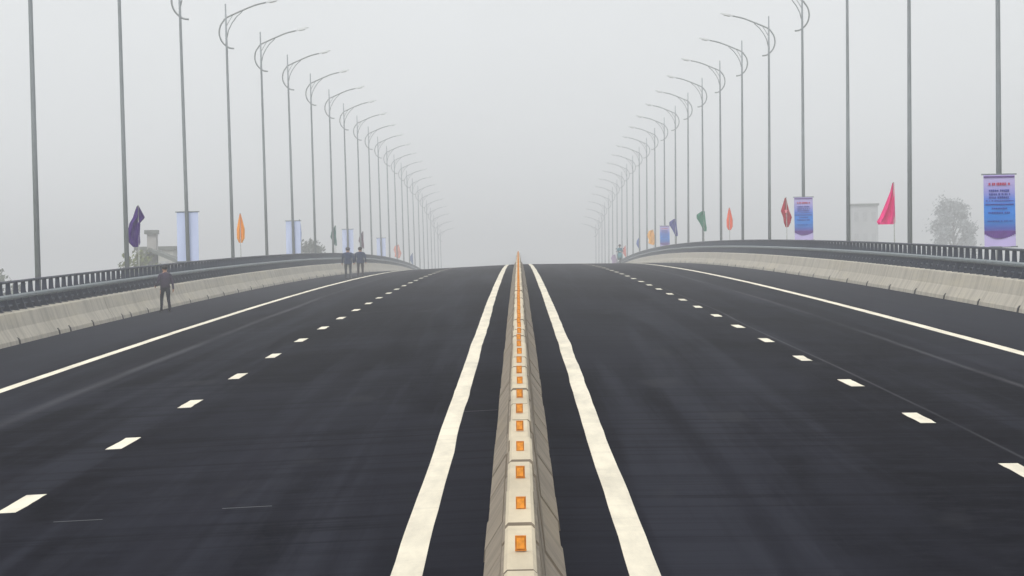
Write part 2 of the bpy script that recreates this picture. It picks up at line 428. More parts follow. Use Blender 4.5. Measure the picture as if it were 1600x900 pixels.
# ------------------------------------------------------------------ street lamps
def lamp(sgn):
    """sgn -1: left side, arm reaching right over the road"""
    side = 'left' if sgn < 0 else 'right'
    g = 'street lamps along the %s side of the bridge' % side
    root = empty('street_lamp', (0, 0, 0), 'street lamp', 'street lamp', g)
    q = -sgn                       # direction of the road
    L = 0.0128 * sgn               # slight outward lean
    H = 12.28
    def P(x, z): return (q * x + L * z, 0, z)
    bm = bmesh.new()
    add_tube(bm, [P(0, 0.02), P(0, 5), P(0, 8.0), P(0, 10.2), P(0, H)], [0.080, 0.068, 0.058, 0.050, 0.032], 12)
    new_obj('pole', bm, M_POLE, root, True)
    bm = bmesh.new(); add_box(bm, 0, 0, 0.012, 0.40, 0.40, 0.025)
    for a in (-1, 1):
        for b in (-1, 1): add_tube(bm, [(0.15 * a, 0.15 * b, 0.02), (0.15 * a, 0.15 * b, 0.07)], 0.018, 6)
    add_tube(bm, [(0, 0, 0.02), (0, 0, 0.3)], [0.13, 0.095], 12)
    new_obj('base_plate', bm, M_GALV, root)
    pts = [(0.32, -1.93), (0.12, -1.90), (-0.06, -1.78), (-0.22, -1.58), (-0.30, -1.28), (-0.25, -0.97), (-0.12, -0.76), (0.0, -0.62), (0.33, -0.46), (0.85, -0.24), (1.3, -0.07), (1.78, 0.04)]
    sm = []
    for i in range(len(pts) - 1):
        p0, p1, p2, p3 = [Vector((*pts[max(0, min(len(pts) - 1, i + d))], 0)) for d in (-1, 0, 1, 2)]
        for t in (0, 0.33, 0.66):
            v = 0.5 * ((2 * p1) + (-p0 + p2) * t + (2 * p0 - 5 * p1 + 4 * p2 - p3) * t * t + (-p0 + 3 * p1 - 3 * p2 + p3) * t ** 3)
            sm.append((v.x, v.y))
    sm.append(pts[-1])
    bm = bmesh.new(); add_tube(bm, [P(x, H + z) for x, z in sm], 0.035, 8)
    new_obj('arm', bm, M_GALV2, root, True)
    bm = bmesh.new(); add_tube(bm, [P(0.03, H - 1.45), P(0.10, H - 1.15), P(0.25, H - 0.85), P(0.45, H - 0.58), P(0.72, H - 0.34)], 0.022, 6)
    add_tube(bm, [P(0.0, H - 1.0), P(0.12, H - 0.78), P(0.3, H - 0.5)], 0.016, 6)
    new_obj('arm_brace', bm, M_GALV2, root, True)
    # head: flat tapered housing with a lens below
    bm = bmesh.new()
    a0 = P(1.74, H + 0.03); a1 = P(2.36, H + 0.17)
    for t0, t1, w0, w1, h0, h1 in ((0, 0.2, 0.05, 0.12, 0.04, 0.055), (0.2, 0.75, 0.12, 0.15, 0.055, 0.06), (0.75, 1, 0.15, 0.06, 0.06, 0.025)):
        vs = []
        for t, ww, hh in ((t0, w0, h0), (t1, w1, h1)):
            c = Vector(a0).lerp(Vector(a1), t)
            vs.append([bm.verts.new(c + Vector((0, dy, dz))) for dy, dz in ((-ww, -hh * 0.6), (ww, -hh * 0.6), (ww * 0.8, hh), (-ww * 0.8, hh))])
        for i in range(4): bm.faces.new((vs[0][i], vs[0][(i + 1) % 4], vs[1][(i + 1) % 4], vs[1][i]))
        if t0 == 0: bm.faces.new(vs[0])
        if t1 == 1: bm.faces.new(vs[1])
    hd = new_obj('lamp_head', bm, M_LAMP, root)
    bm = bmesh.new(); c = Vector(a0).lerp(Vector(a1), 0.5); add_box(bm, c.x, 0, c.z - 0.052, 0.30, 0.2, 0.03, rot=Matrix.Rotation(-q * 0.22, 3, 'Y'))
    new_obj('lens', bm, M_GLASS, hd)
    return root
ORD = ['nearest', 'second', 'third', 'fourth', 'fifth', 'sixth', 'seventh', 'eighth', 'ninth', 'tenth', 'eleventh', 'twelfth', 'thirteenth', 'fourteenth', 'fifteenth', 'sixteenth', 'seventeenth', 'eighteenth', 'nineteenth', 'twentieth', 'twenty-first', 'twenty-second', 'twenty-third', 'twenty-fourth']
XP = 12.25
def lamp_y(i): return 139.3 + 31.8 * i
for sgn in (-1, 1):
    pr = lamp(sgn); side = 'left' if sgn < 0 else 'right'
    for i in range(24):
        o = pr if i == 0 else copy_tree(pr)
        Y = lamp_y(i)
        o.location = (XP * sgn, Y, deck(XP * sgn, Y) - 0.03)
        o.rotation_euler = (rnd.gauss(0, 0.0018), rnd.gauss(0, 0.0022), rnd.gauss(0, 0.03))
        extra = ''
        if (sgn, i) in ((1, 0), (1, 3), (1, 10)): extra = ' with a blue banner'
        if (sgn, i) in ((-1, 2), (-1, 5), (-1, 8)): extra = ' with a pale banner'
        o['label'] = '%s grey street lamp from the camera in the %s row%s' % (ORD[i], side, extra)

# ------------------------------------------------------------------ banners
def banner_mat():
    m = NM('banner_print', 0.6, 0.2)
    co = m.n('ShaderNodeTexCoord'); sep = m.n('ShaderNodeSeparateXYZ'); m.l(co.outputs['Object'], sep.inputs[0])
    z = m.math('MULTIPLY', m.math('ADD', sep.outputs[2], 1.85), 1 / 1.85)   # 0 bottom .. 1 top
    c = m.ramp(z, [(0.0, (0.50, 0.42, 0.72)), (0.17, (0.48, 0.42, 0.72)), (0.19, (0.12, 0.06, 0.30)), (0.25, (0.05, 0.07, 0.36)), (0.33, (0.01, 0.15, 0.52)), (0.46, (0.008, 0.19, 0.66)),
                   (0.58, (0.02, 0.19, 0.66)), (0.66, (0.10, 0.20, 0.66)), (0.74, (0.25, 0.26, 0.64)), (0.88, (0.42, 0.36, 0.66)), (1.0, (0.46, 0.40, 0.68))])
    m.col(m.mixc(m.math('MULTIPLY', m.noise((1, 1, 3), 4.0, 3), 0.12), c, (0.35, 0.42, 0.75)))
    return m.m
M_BAN = banner_mat()
M_BACK = simple('banner_back', (0.52, 0.59, 0.82), 0.7, 0.2, 0.05, 1.5)
M_RED = simple('banner_red', (0.42, 0.03, 0.09), 0.6); M_NAVY = simple('banner_navy', (0.03, 0.045, 0.30), 0.6); M_PURP = simple('banner_purple', (0.10, 0.035, 0.22), 0.6)
M_WHITE = simple('banner_white', (0.62, 0.66, 0.86), 0.6, 0.2, 0.05); M_DBLUE = simple('banner_blue', (0.01, 0.05, 0.33), 0.6)
def banner(Y, sgn, face, label, w=0.80):
    """face -1: print turned to the camera, hung in front of the pole"""
    side = 'left' if sgn < 0 else 'right'
    H = 1.85; top = 3.20
    z0 = deck(XP * sgn, Y) - 0.03
    off = 0.12 if face < 0 else 0.12
    root = empty('banner', (XP * sgn + 0.0128 * sgn * 2.3, Y + off * face, z0 + top), label, 'banner', 'banners hung on lamp posts on the %s side' % side)
    bm = bmesh.new()
    nx, nz = 8, 14; fr = []; 
    for j in range(nz + 1):
        row = []
        for i in range(nx + 1):
            x = -w / 2 + w * i / nx; z = -H * j / nz
            yy = 0.012 * math.sin(i * 1.1 + j * 0.35) * (j / nz)
            row.append((x, yy, z))
        fr.append(row)
    for d, mi in ((0, 0), (0.004, 1)):
        V = [[bm.verts.new((x, y + d * (-face), z)) for x, y, z in row] for row in fr]
        for j in range(nz):
            for i in range(nx):
                bm.faces.new((V[j][i], V[j][i + 1], V[j + 1][i + 1], V[j + 1][i])).material_index = mi
    cl = new_obj('banner_cloth', bm, [M_BAN, M_BACK], root, True)
    # printed lines
    bm = bmesh.new(); r2 = random.Random(3)
    yp = 0.018 * face
    def line(zf, h, wf, mi, ch=True):
        z = -H * (1 - zf)
        if not ch: add_box(bm, 0, yp, z, w * wf, 0.003, h, mi); return
        x = -w * wf / 2
        while x < w * wf / 2 - 0.02:
            cw = r2.uniform(0.025, 0.05); add_box(bm, x + cw / 2, yp, z, min(cw, w * wf / 2 - x), 0.003, h * r2.uniform(0.8, 1.0), mi)
            x += cw + (0.035 if r2.random() < 0.2 else 0.010)
    line(0.965, 0.035, 0.98, 4, False)
    line(0.865, 0.075, 0.46, 1)
    for sx in (-1, 1): add_box(bm, sx * w * 0.31, yp, -H * 0.135, 0.05, 0.003, 0.06, 1)
    for zf in (0.775, 0.725, 0.68): line(zf, 0.055, 0.66, 2)
    line(0.635, 0.028, 0.86, 2); line(0.585, 0.03, 0.9, 2, False)
    line(0.53, 0.045, 0.5, 3); line(0.47, 0.05, 0.72, 3); line(0.355, 0.03, 0.78, 3)
    # sagging purple arc near the foot of the print
    for i in range(16):
        x = -w / 2 + w * (i + 0.5) / 16; t = x / (w / 2)
        hh = 0.07 + 0.13 * (1 - t * t)
        add_box(bm, x, yp * 0.9, -H * 0.80 - 0.06 * (1 - t * t), w / 16 - 0.001, 0.003, hh, 4)
    new_obj('printing', bm, [M_WHITE, M_RED, M_NAVY, M_DBLUE, M_PURP], cl)
    for z in (0.0, -H):
        bm = bmesh.new(); add_tube(bm, [(-w / 2 - 0.05, -0.012 * face, z), (w / 2 + 0.05, -0.012 * face, z)], 0.018, 8)
        add_box(bm, 0, -off * face * 0.5, z, 0.05, off, 0.03)
        new_obj('crossbar', bm, M_GALV, root)
    return root
for i, lb in ((0, 'blue and lavender banner on the nearest right lamp post, large with a red top line'), (3, 'smaller blue printed banner beside the dark red flag on the right side'), (10, 'small faint blue banner far along the right side before the yellow flag')):
    banner(lamp_y(i), 1, -1, lb)
for i, lb in ((2, 'pale blue back of a banner on the third left lamp post, near the purple flag'), (5, 'pale lavender back of a banner on the left side beside the small bushy tree'), (8, 'faint whitish back of a banner above the two walkers in blue'), (11, 'faintest pale banner back on the left side beyond the two walkers')):
    banner(lamp_y(i), -1, 1, lb)

# ------------------------------------------------------------------ flags
def flag(Y, sgn, colr, shape, label, xo=0.0, ht=3.3):
    """shape: outline of the drooping cloth, rows of (drop from top, left x, right x) in metres from the staff"""
    side = 'left' if sgn < 0 else 'right'
    x = 12.4 * sgn + xo; z0 = deck(x, Y) - 0.03
    root = empty('flag', (x, Y, z0), label, 'flag', 'flags on thin staffs along the %s railing' % side)
    bm = bmesh.new(); add_tube(bm, [(0, 0, 0), (0.0, 0, ht * 0.5), (0.0, 0, ht)], [0.022, 0.018, 0.012], 8)
    add_ball(bm, (0, 0, ht + 0.01), 0.025, seg=8)
    new_obj('staff', bm, M_STAFF, root, True)
    m = NM('flag_cloth', 0.8, 0.1)
    f = m.noise((9, 9, 1.2), 1.0, 3)
    m.col(m.ramp(f, [(0.3, tuple(c * 0.72 for c in colr)), (0.7, tuple(min(1, c * 1.1) for c in colr))]))
    m.b.inputs['Subsurface Weight'].default_value = 0.0
    bm = bmesh.new(); n = 18; rows = []
    nr = 28
    for j in range(nr + 1):
        t = j / nr * (len(shape) - 1); k = min(int(t), len(shape) - 2); u = t - k
        d, l, r = [(1, 1.3, 1.3)[q] * v for q, v in enumerate([shape[k][q] * (1 - u) + shape[k + 1][q] * u for q in range(3)])]
        row = []
        for i in range(n + 1):
            a = i / n; xx = l + (r - l) * a
            fold = 0.055 * math.sin(a * 11.0 + j * 0.10) * min(1, (r - l) / 0.25) + 0.02 * math.sin(a * 23 + j * 0.3)
            row.append((xx, fold, ht - d))
        rows.append(row)
    for dd in (0.0, 0.004):
        V = [[bm.verts.new((p[0], p[1] + dd, p[2])) for p in row] for row in rows]
        for j in range(nr):
            for i in range(n): bm.faces.new((V[j][i], V[j][i + 1], V[j + 1][i + 1], V[j + 1][i]))
    c = new_obj('cloth', bm, m.m, root, True)
    return c
M_STAFF = simple('staff_bamboo', (0.40, 0.42, 0.40), 0.6, 0.2)
PUR = [(0.0, -0.03, 0.02), (0.15, -0.08, 0.08), (0.38, -0.14, 0.17), (0.55, -0.22, 0.05), (0.95, -0.30, 0.03), (1.2, -0.24, 0.04), (1.33, -0.14, 0.0)]
PNK = [(0.0, -0.03, 0.015), (0.3, -0.09, 0.02), (0.7, -0.22, 0.025), (1.1, -0.36, 0.03), (1.27, -0.44, 0.03), (1.36, -0.40, 0.02)]
SPN = [(0.0, -0.02, 0.02), (0.3, -0.07, 0.08), (0.7, -0.13, 0.15), (1.1, -0.13, 0.14), (1.3, -0.06, 0.06)]
FLR = [(0.0, -0.10, 0.05), (0.22, -0.36, 0.06), (0.45, -0.36, 0.08), (0.8, -0.20, 0.10), (1.1, -0.08, 0.14), (1.32, 0.0, 0.12)]
DIA = [(0.0, -0.02, 0.03), (0.4, -0.22, 0.03), (0.75, -0.27, 0.03), (1.0, -0.18, 0.05), (1.35, -0.03, 0.06)]
WID = [(0.0, -0.04, 0.03), (0.12, -0.30, 0.04), (0.5, -0.42, 0.10), (0.9, -0.30, 0.22), (1.25, -0.34, 0.12), (1.4, -0.05, 0.06)]
flag(177, -1, (0.05, 0.008, 0.17), PUR, 'purple drooping flag, tall, between the second and third left lamp posts', 0.10)
flag(244, -1, (0.95, 0.34, 0.02), SPN, 'orange furled flag on the left side between lamp posts')
flag(307, -1, (0.05, 0.14, 0.42), [(0, -0.02, 0.02), (0.3, -0.06, 0.06), (0.8, -0.08, 0.08), (1.25, -0.05, 0.06)], 'slim blue flag hanging right beside a pale banner on the left side', 0.12)
flag(371, -1, (0.015, 0.12, 0.11), DIA, 'small dark green flag left of the two walkers in blue')
flag(433, -1, (0.10, 0.02, 0.07), DIA, 'small maroon flag above and right of the two walkers in blue', 0.1)
flag(499, -1, (0.85, 0.40, 0.08), WID, 'faint orange flag far along the left side')
flag(566, -1, (0.70, 0.28, 0.22), WID, 'faint red flag far along the left side, beyond the faint orange one')
flag(640, -1, (0.10, 0.16, 0.35), DIA, 'faint bluish flag, farthest on the left side')
flag(180, 1, (0.80, 0.035, 0.22), PNK, 'bright pink triangular hanging flag on the right side')
rc = flag(252, 1, (0.42, 0.004, 0.03), [(0.0, -0.05, 0.0), (0.3, -0.12, 0.04), (0.6, -0.20, 0.10), (0.9, -0.12, 0.19), (1.15, -0.10, 0.14), (1.36, -0.04, 0.06)], 'dark red furled flag with a pale mark, left of the smaller blue banner')
bm = bmesh.new()
pts = []
for k in range(10):
    a = math.pi / 2 + k * math.pi / 5; r = 0.13 if k % 2 == 0 else 0.055
    pts.append((r * math.cos(a) * 0.7 - 0.02, 3.3 - 0.62 + r * math.sin(a)))
add_prism(bm, pts, -0.088, -0.084)
new_obj('pale_mark', bm, simple('flag_mark', (0.75, 0.25, 0.30), 0.7), rc)
flag(320, 1, (0.95, 0.14, 0.05), SPN, 'salmon red slender flag on the right side, right of the green flag')
flag(357, 1, (0.003, 0.17, 0.09), FLR, 'green flag flaring to the left on the right side', -0.24, 3.4)
flag(421, 1, (0.02, 0.025, 0.25), FLR, 'navy blue flag flaring to the left on the right side', -0.26, 3.4)
flag(502, 1, (0.85, 0.42, 0.06), WID, 'faint yellow orange flag far along the right side')
flag(562, 1, (0.06, 0.12, 0.42), DIA, 'faint blue flag far along the right side, beyond the yellow one', 0.1)
flag(632, 1, (0.75, 0.16, 0.12), DIA, 'faint reddish flag far along the right side behind the scooter')
flag(700, 1, (0.30, 0.18, 0.36), WID, 'faint mauve flag, farthest on the right side')

# ------------------------------------------------------------------ people
M_SKIN = simple('skin', (0.36, 0.20, 0.13), 0.55, 0.3, 0.08, 20)
M_HAIR = simple('hair', (0.012, 0.011, 0.012), 0.6, 0.3, 0.3, 60)
M_SHOE = simple('shoe', (0.02, 0.02, 0.022), 0.5, 0.4)
def skinned(name, verts, edges, rads, root_i, sub=2):
    me = bpy.data.meshes.new(name); me.from_pydata(verts, edges, [])
    o = bpy.data.objects.new(name, me); COL.objects.link(o)
    sk = o.modifiers.new('skin', 'SKIN'); sk.use_smooth_shade = True
    ss = o.modifiers.new('sub', 'SUBSURF'); ss.levels = sub; ss.render_levels = sub
    if not me.skin_vertices: me.skin_vertices.new() if hasattr(me.skin_vertices, 'new') else None
    for i, r in enumerate(rads):
        v = me.skin_vertices[0].data[i]; v.radius = r if isinstance(r, tuple) else (r, r); v.use_root = (i == root_i)
    dg = bpy.context.evaluated_depsgraph_get(); dg.update()
    out = bpy.data.meshes.new_from_object(o.evaluated_get(dg))
    bpy.data.objects.remove(o); bpy.data.meshes.remove(me)
    return out
def person(loc, rz, height, label, group, top, legs, stride=0.2, arms=((0.06, 0.0), (-0.06, 0.05)), seated=False, jacket=1.0, helmet=None, hold=False, bulk=1.0):
    """the figure faces -Y at rz = 0; skeleton drawn for a 1.72 m person"""
    root = empty('person', loc, label, 'person', group, (0, 0, rz))
    root.scale = (height / 1.72 * bulk, height / 1.72 * bulk, height / 1.72)
    V = []; E = []; Rr = []
    def v(p, r, par=None):
        V.append(p); Rr.append(r); i = len(V) - 1
        if par is not None: E.append((par, i))
        return i
    hz = 0.93 if not seated else 0.86
    pelvis = v((0, 0, hz), (0.145, 0.10))
    waist = v((0, 0.0, hz + 0.15), (0.125, 0.092), pelvis)
    chest = v((0, 0.01, hz + 0.34), (0.155, 0.115), waist)
    sho = v((0, 0.01, hz + 0.47), (0.10, 0.075), chest)
    neck = v((0, -0.005, hz + 0.555), 0.05, sho)
    h0 = v((0, -0.02, hz + 0.63), (0.066, 0.078), neck)
    h1 = v((0, -0.02, hz + 0.715), (0.076, 0.092), h0)
    h2 = v((0, -0.01, hz + 0.765), (0.052, 0.062), h1)
    v((0, -0.115, hz + 0.655), 0.011, h0)        # nose
    for s in (-1, 1):
        v((0.083 * s, 0.0, hz + 0.665), (0.010, 0.018), h0)   # ears
    feet = []
    for s, dy in ((-1, stride), (1, -stride)):
        if seated:
            hip = v((0.10 * s, -0.02, hz - 0.04), 0.09, pelvis); knee = v((0.17 * s, -0.42, hz - 0.10), 0.062, hip)
            ank = v((0.15 * s, -0.36, hz - 0.50), 0.042, knee); foot = v((0.16 * s, -0.50, hz - 0.55), (0.042, 0.028), ank)
        else:
            hip = v((0.088 * s, dy * 0.12, 0.84), 0.088, pelvis)
            knee = v((0.095 * s, dy * 0.45 - 0.03, 0.49), 0.058, hip)
            calf = v((0.097 * s, dy * 0.68 - 0.0, 0.33), 0.054, knee)
            ank = v((0.10 * s, dy, 0.085), 0.038, calf)
            heel = v((0.10 * s, dy + 0.035, 0.04), 0.036, ank)
            foot = v((0.11 * s, dy - 0.10, 0.035), (0.042, 0.030), ank); v((0.115 * s, dy - 0.155, 0.028), (0.034, 0.022), foot)
    for (s, (ay, spread)) in zip((-1, 1), arms):
        sh = v((0.17 * s, 0.01, hz + 0.455), 0.062, sho)
        if seated:
            el = v((0.25 * s, -0.16, hz + 0.20), 0.044, sh); wr = v((0.29 * s, -0.40, hz + 0.18), 0.030, el); dirv = Vector((-0.1 * s, -1, -0.1))
        elif hold and s == 1:
            el = v((0.24 * s, 0.05, hz + 0.18), 0.045, sh); wr = v((0.27 * s, -0.16, hz + 0.06), 0.030, el); dirv = Vector((0, -0.8, -0.6))
        else:
            el = v(((0.225 + spread) * s, ay * 0.5 + 0.02, hz + 0.17), 0.046, sh)
            wr = v(((0.245 + spread) * s, ay - 0.03, hz - 0.08), 0.030, el); dirv = Vector((0, -0.12, -1))
        dirv.normalize(); w_ = Vector(V[wr]); palm = v(tuple(w_ + dirv * 0.06), (0.022, 0.036), wr)
        pp = Vector(V[palm])
        side = dirv.cross(Vector((s, 0, 0))).normalized()
        for k, ln in enumerate((0.062, 0.072, 0.068, 0.052)):
            o_ = side * (k - 1.5) * 0.019
            f1 = v(tuple(pp + o_ + dirv * ln * 0.6), 0.0085, palm); v(tuple(pp + o_ + dirv * ln + Vector((-0.018 * s, 0, 0))), 0.0075, f1)
        t1 = v(tuple(w_ + dirv * 0.035 - side * 0.042), 0.0095, palm); v(tuple(w_ + dirv * 0.075 - side * 0.055), 0.008, t1)
    me = skinned('body', V, E, Rr, pelvis)
    mt = [M_SKIN, top, legs, M_SHOE]
    for m_ in mt: me.materials.append(m_)
    for p in me.polygons:
        c = p.center; mi = 1; p.use_smooth = True
        if c.z > hz + 0.525: mi = 0
        elif abs(c.x) > 0.155 and c.z < hz - 0.085 and not seated: mi = 0
        elif seated and c.y < -0.37 and c.z > hz + 0.08: mi = 0
        elif hold and c.x > 0.2 and c.y < -0.15: mi = 0
        elif seated and c.z < hz - 0.46: mi = 3
        elif c.z < 0.075 and not seated: mi = 3
        elif c.z < hz - (0.10 if jacket > 0.5 else -0.02) and not (abs(c.x) > 0.19 and not seated): mi = 2
        elif seated and c.z < hz + 0.02: mi = 2
        p.material_index = mi
    b = bpy.data.objects.new('body', me); COL.objects.link(b); b.parent = root
    # garment hem and collar as a light shell over the trunk
    bm = bmesh.new(); prev = None
    prof_ = [(hz - 0.13, 0.165, 0.128), (hz - 0.02, 0.168, 0.125), (hz + 0.12, 0.150, 0.115), (hz + 0.30, 0.180, 0.138), (hz + 0.42, 0.172, 0.12), (hz + 0.50, 0.105, 0.085), (hz + 0.545, 0.068, 0.066)]
    if jacket < 0.5: prof_[0] = (hz - 0.03, 0.152, 0.110)
    for z, rx, ry in prof_:
        ring = [bm.verts.new((rx * math.cos(a) * (1 + 0.03 * math.sin(a * 5 + z * 20)), 0.005 + ry * math.sin(a), z)) for a in [k * math.pi / 10 for k in range(20)]]
        if prev:
            for i in range(20): bm.faces.new((prev[i], prev[(i + 1) % 20], ring[(i + 1) % 20], ring[i]))
        prev = ring
    new_obj('jacket' if jacket > 0.5 else 'shirt', bm, top, root, True)
    bm = bmesh.new()
    if helmet:
        add_ball(bm, (0, -0.005, hz + 0.735), 0.125, 1, 1.12, 0.95, 16)
        bmesh.ops.delete(bm, geom=[q for q in bm.verts if q.co.z < hz + 0.66], context='VERTS')
        new_obj('helmet', bm, helmet, root, True)
    else:
        add_ball(bm, (0, 0.008, hz + 0.725), 0.102, 0.95, 1.12, 1.02, 16)
        bmesh.ops.delete(bm, geom=[q for q in bm.verts if q.co.z < hz + 0.63 or (q.co.y < -0.065 and q.co.z < hz + 0.755)], context='VERTS')
        new_obj('hair', bm, M_HAIR, root, True)
    return root
M_BLUEJ = simple('blue_jacket_cloth', (0.010, 0.026, 0.075), 0.8, 0.15, 0.3, 8)
M_BLUEJ2 = simple('navy_jacket_cloth', (0.008, 0.022, 0.065), 0.8, 0.15, 0.3, 8)
M_GREYP = simple('grey_trouser_cloth', (0.022, 0.025, 0.032), 0.85, 0.1)
M_BROWNP = simple('brown_trouser_cloth', (0.034, 0.026, 0.03), 0.85, 0.1)
M_NAVYP = simple('navy_trouser_cloth', (0.003, 0.004, 0.014), 0.85, 0.1)
M_MAUVE = simple('mauve_shirt_cloth', (0.045, 0.035, 0.06), 0.85, 0.1)
M_TEALC = simple('teal_jacket_cloth', (0.06, 0.16, 0.21), 0.8, 0.1)
def on_deck(x, Y): return (x, Y, deck(x, Y))
person(on_deck(-10.27, 158.5), R_(200), 1.36, 'small person in a mauve shirt and dark navy trousers walking beside the left parapet', None, M_MAUVE, M_NAVYP, 0.13, ((0.10, 0.0), (-0.16, 0.04)), jacket=0.0, hold=True, bulk=1.15)
person(on_deck(-8.45, 270.5), R_(180), 1.51, 'person in a blue jacket and grey trousers, left one of the two walking together', 'two walkers side by side on the left shoulder', M_BLUEJ, M_GREYP, 0.13, ((0.05, 0.0), (-0.05, 0.0)), bulk=1.35)
person(on_deck(-8.10, 279.5), R_(176), 1.50, 'person in a navy blue jacket and brownish trousers, right one of the two walking together', 'two walkers side by side on the left shoulder', M_BLUEJ2, M_BROWNP, 0.05, ((0.04, 0.0), (-0.02, 0.0)), bulk=1.35)

# scooter with a rider, coming over the crest on the right side
SX, SY = 8.1, 436.0
sc = empty('scooter', on_deck(SX, SY), 'teal motor scooter seen from the front at the road crest on the right side', 'scooter')
M_TYRE = simple('tyre', (0.02, 0.02, 0.02), 0.8, 0.2); M_SCB = simple('scooter_paint', (0.05, 0.20, 0.24), 0.35, 0.5); M_SCD = simple('scooter_plastic', (0.03, 0.03, 0.035), 0.5)
def wheel(y):
    bm = bmesh.new(); R0 = 0.23; r = 0.05; N = 24
    rr = [[bm.verts.new((r * math.cos(b), y + (R0 + r * math.sin(b)) * math.cos(a), 0.28 + (R0 + r * math.sin(b)) * math.sin(a))) for b in [q * math.pi / 4 for q in range(8)]] for a in [k * 2 * math.pi / N for k in range(N)]]
    for i in range(N):
        for j in range(8): bm.faces.new((rr[i][j], rr[(i + 1) % N][j], rr[(i + 1) % N][(j + 1) % 8], rr[i][(j + 1) % 8]))
    wo = new_obj('wheel', bm, M_TYRE, sc, True)
    bm = bmesh.new(); add_tube(bm, [(-0.04, y, 0.28), (0.04, y, 0.28)], 0.05, 10)
    for k in range(6):
        a = k * math.pi / 3; add_tube(bm, [(0, y, 0.28), (0, y + 0.2 * math.cos(a), 0.28 + 0.2 * math.sin(a))], 0.012, 6)
    new_obj('rim', bm, M_LAMP, wo)
wheel(-0.62); wheel(0.62)
bm = bmesh.new()
for x in (-0.06, 0.06): add_tube(bm, [(x, -0.62, 0.28), (x, -0.50, 0.62), (x * 0.8, -0.44, 0.85)], 0.02, 8)
new_obj('fork', bm, M_GALV, sc)
bm = bmesh.new()   # front shield, floor, body, tail
prev = None
for y, z, wx, hz_ in ((-0.60, 0.62, 0.06, 0.10), (-0.52, 0.66, 0.17, 0.20), (-0.44, 0.62, 0.20, 0.26), (-0.34, 0.36, 0.16, 0.08), (-0.05, 0.34, 0.15, 0.07), (0.08, 0.48, 0.15, 0.20), (0.35, 0.56, 0.17, 0.19), (0.68, 0.64, 0.12, 0.12), (0.86, 0.70, 0.05, 0.05)):
    ring = [bm.verts.new((wx * math.cos(a), y, z + hz_ * math.sin(a))) for a in [k * math.pi / 6 for k in range(12)]]
    if prev:
        for i in range(12): bm.faces.new((prev[i], prev[(i + 1) % 12], ring[(i + 1) % 12], ring[i]))
    else: bm.faces.new(ring)
    prev = ring
bm.faces.new(prev)
new_obj('bodywork', bm, M_SCB, sc, True)
bm = bmesh.new(); add_ball(bm, (0, 0.36, 0.76), 0.36, 0.42, 1.1, 0.18, 14); new_obj('seat', bm, M_SCD, sc, True)
bm = bmesh.new(); add_tube(bm, [(-0.33, -0.30, 0.99), (-0.18, -0.38, 1.0), (0, -0.42, 0.97), (0.18, -0.38, 1.0), (0.33, -0.30, 0.99)], 0.017, 8)
add_ball(bm, (0, -0.45, 0.95), 0.11, 1.1, 0.8, 0.8, 12)
hb_ = new_obj('handlebar', bm, M_SCD, sc, True)
bm = bmesh.new(); add_ball(bm, (0, -0.545, 0.95), 0.055, 1.3, 0.4, 0.9, 12); new_obj('headlight', bm, M_GLASS, sc, True)
for s in (-1, 1):
    bm = bmesh.new(); add_tube(bm, [(0.2 * s, -0.38, 1.0), (0.27 * s, -0.40, 1.14)], 0.007, 6); add_ball(bm, (0.29 * s, -0.40, 1.18), 0.05, 1.2, 0.3, 0.8, 10); new_obj('mirror', bm, M_SCD, sc)
bm = bmesh.new(); add_ball(bm, (0, -0.62, 0.50), 0.16, 0.5, 1.4, 0.4, 12); new_obj('front_mudguard', bm, M_SCB, sc, True)
rp = person((SX, SY + 0.28, deck(SX, SY) - 0.0), 0, 1.56, 'rider with a dark helmet and teal jacket sitting on the scooter at the crest', None, M_TEALC, M_GREYP, seated=True, jacket=0.0, helmet=simple('helmet_paint', (0.05, 0.035, 0.045), 0.3, 0.5))

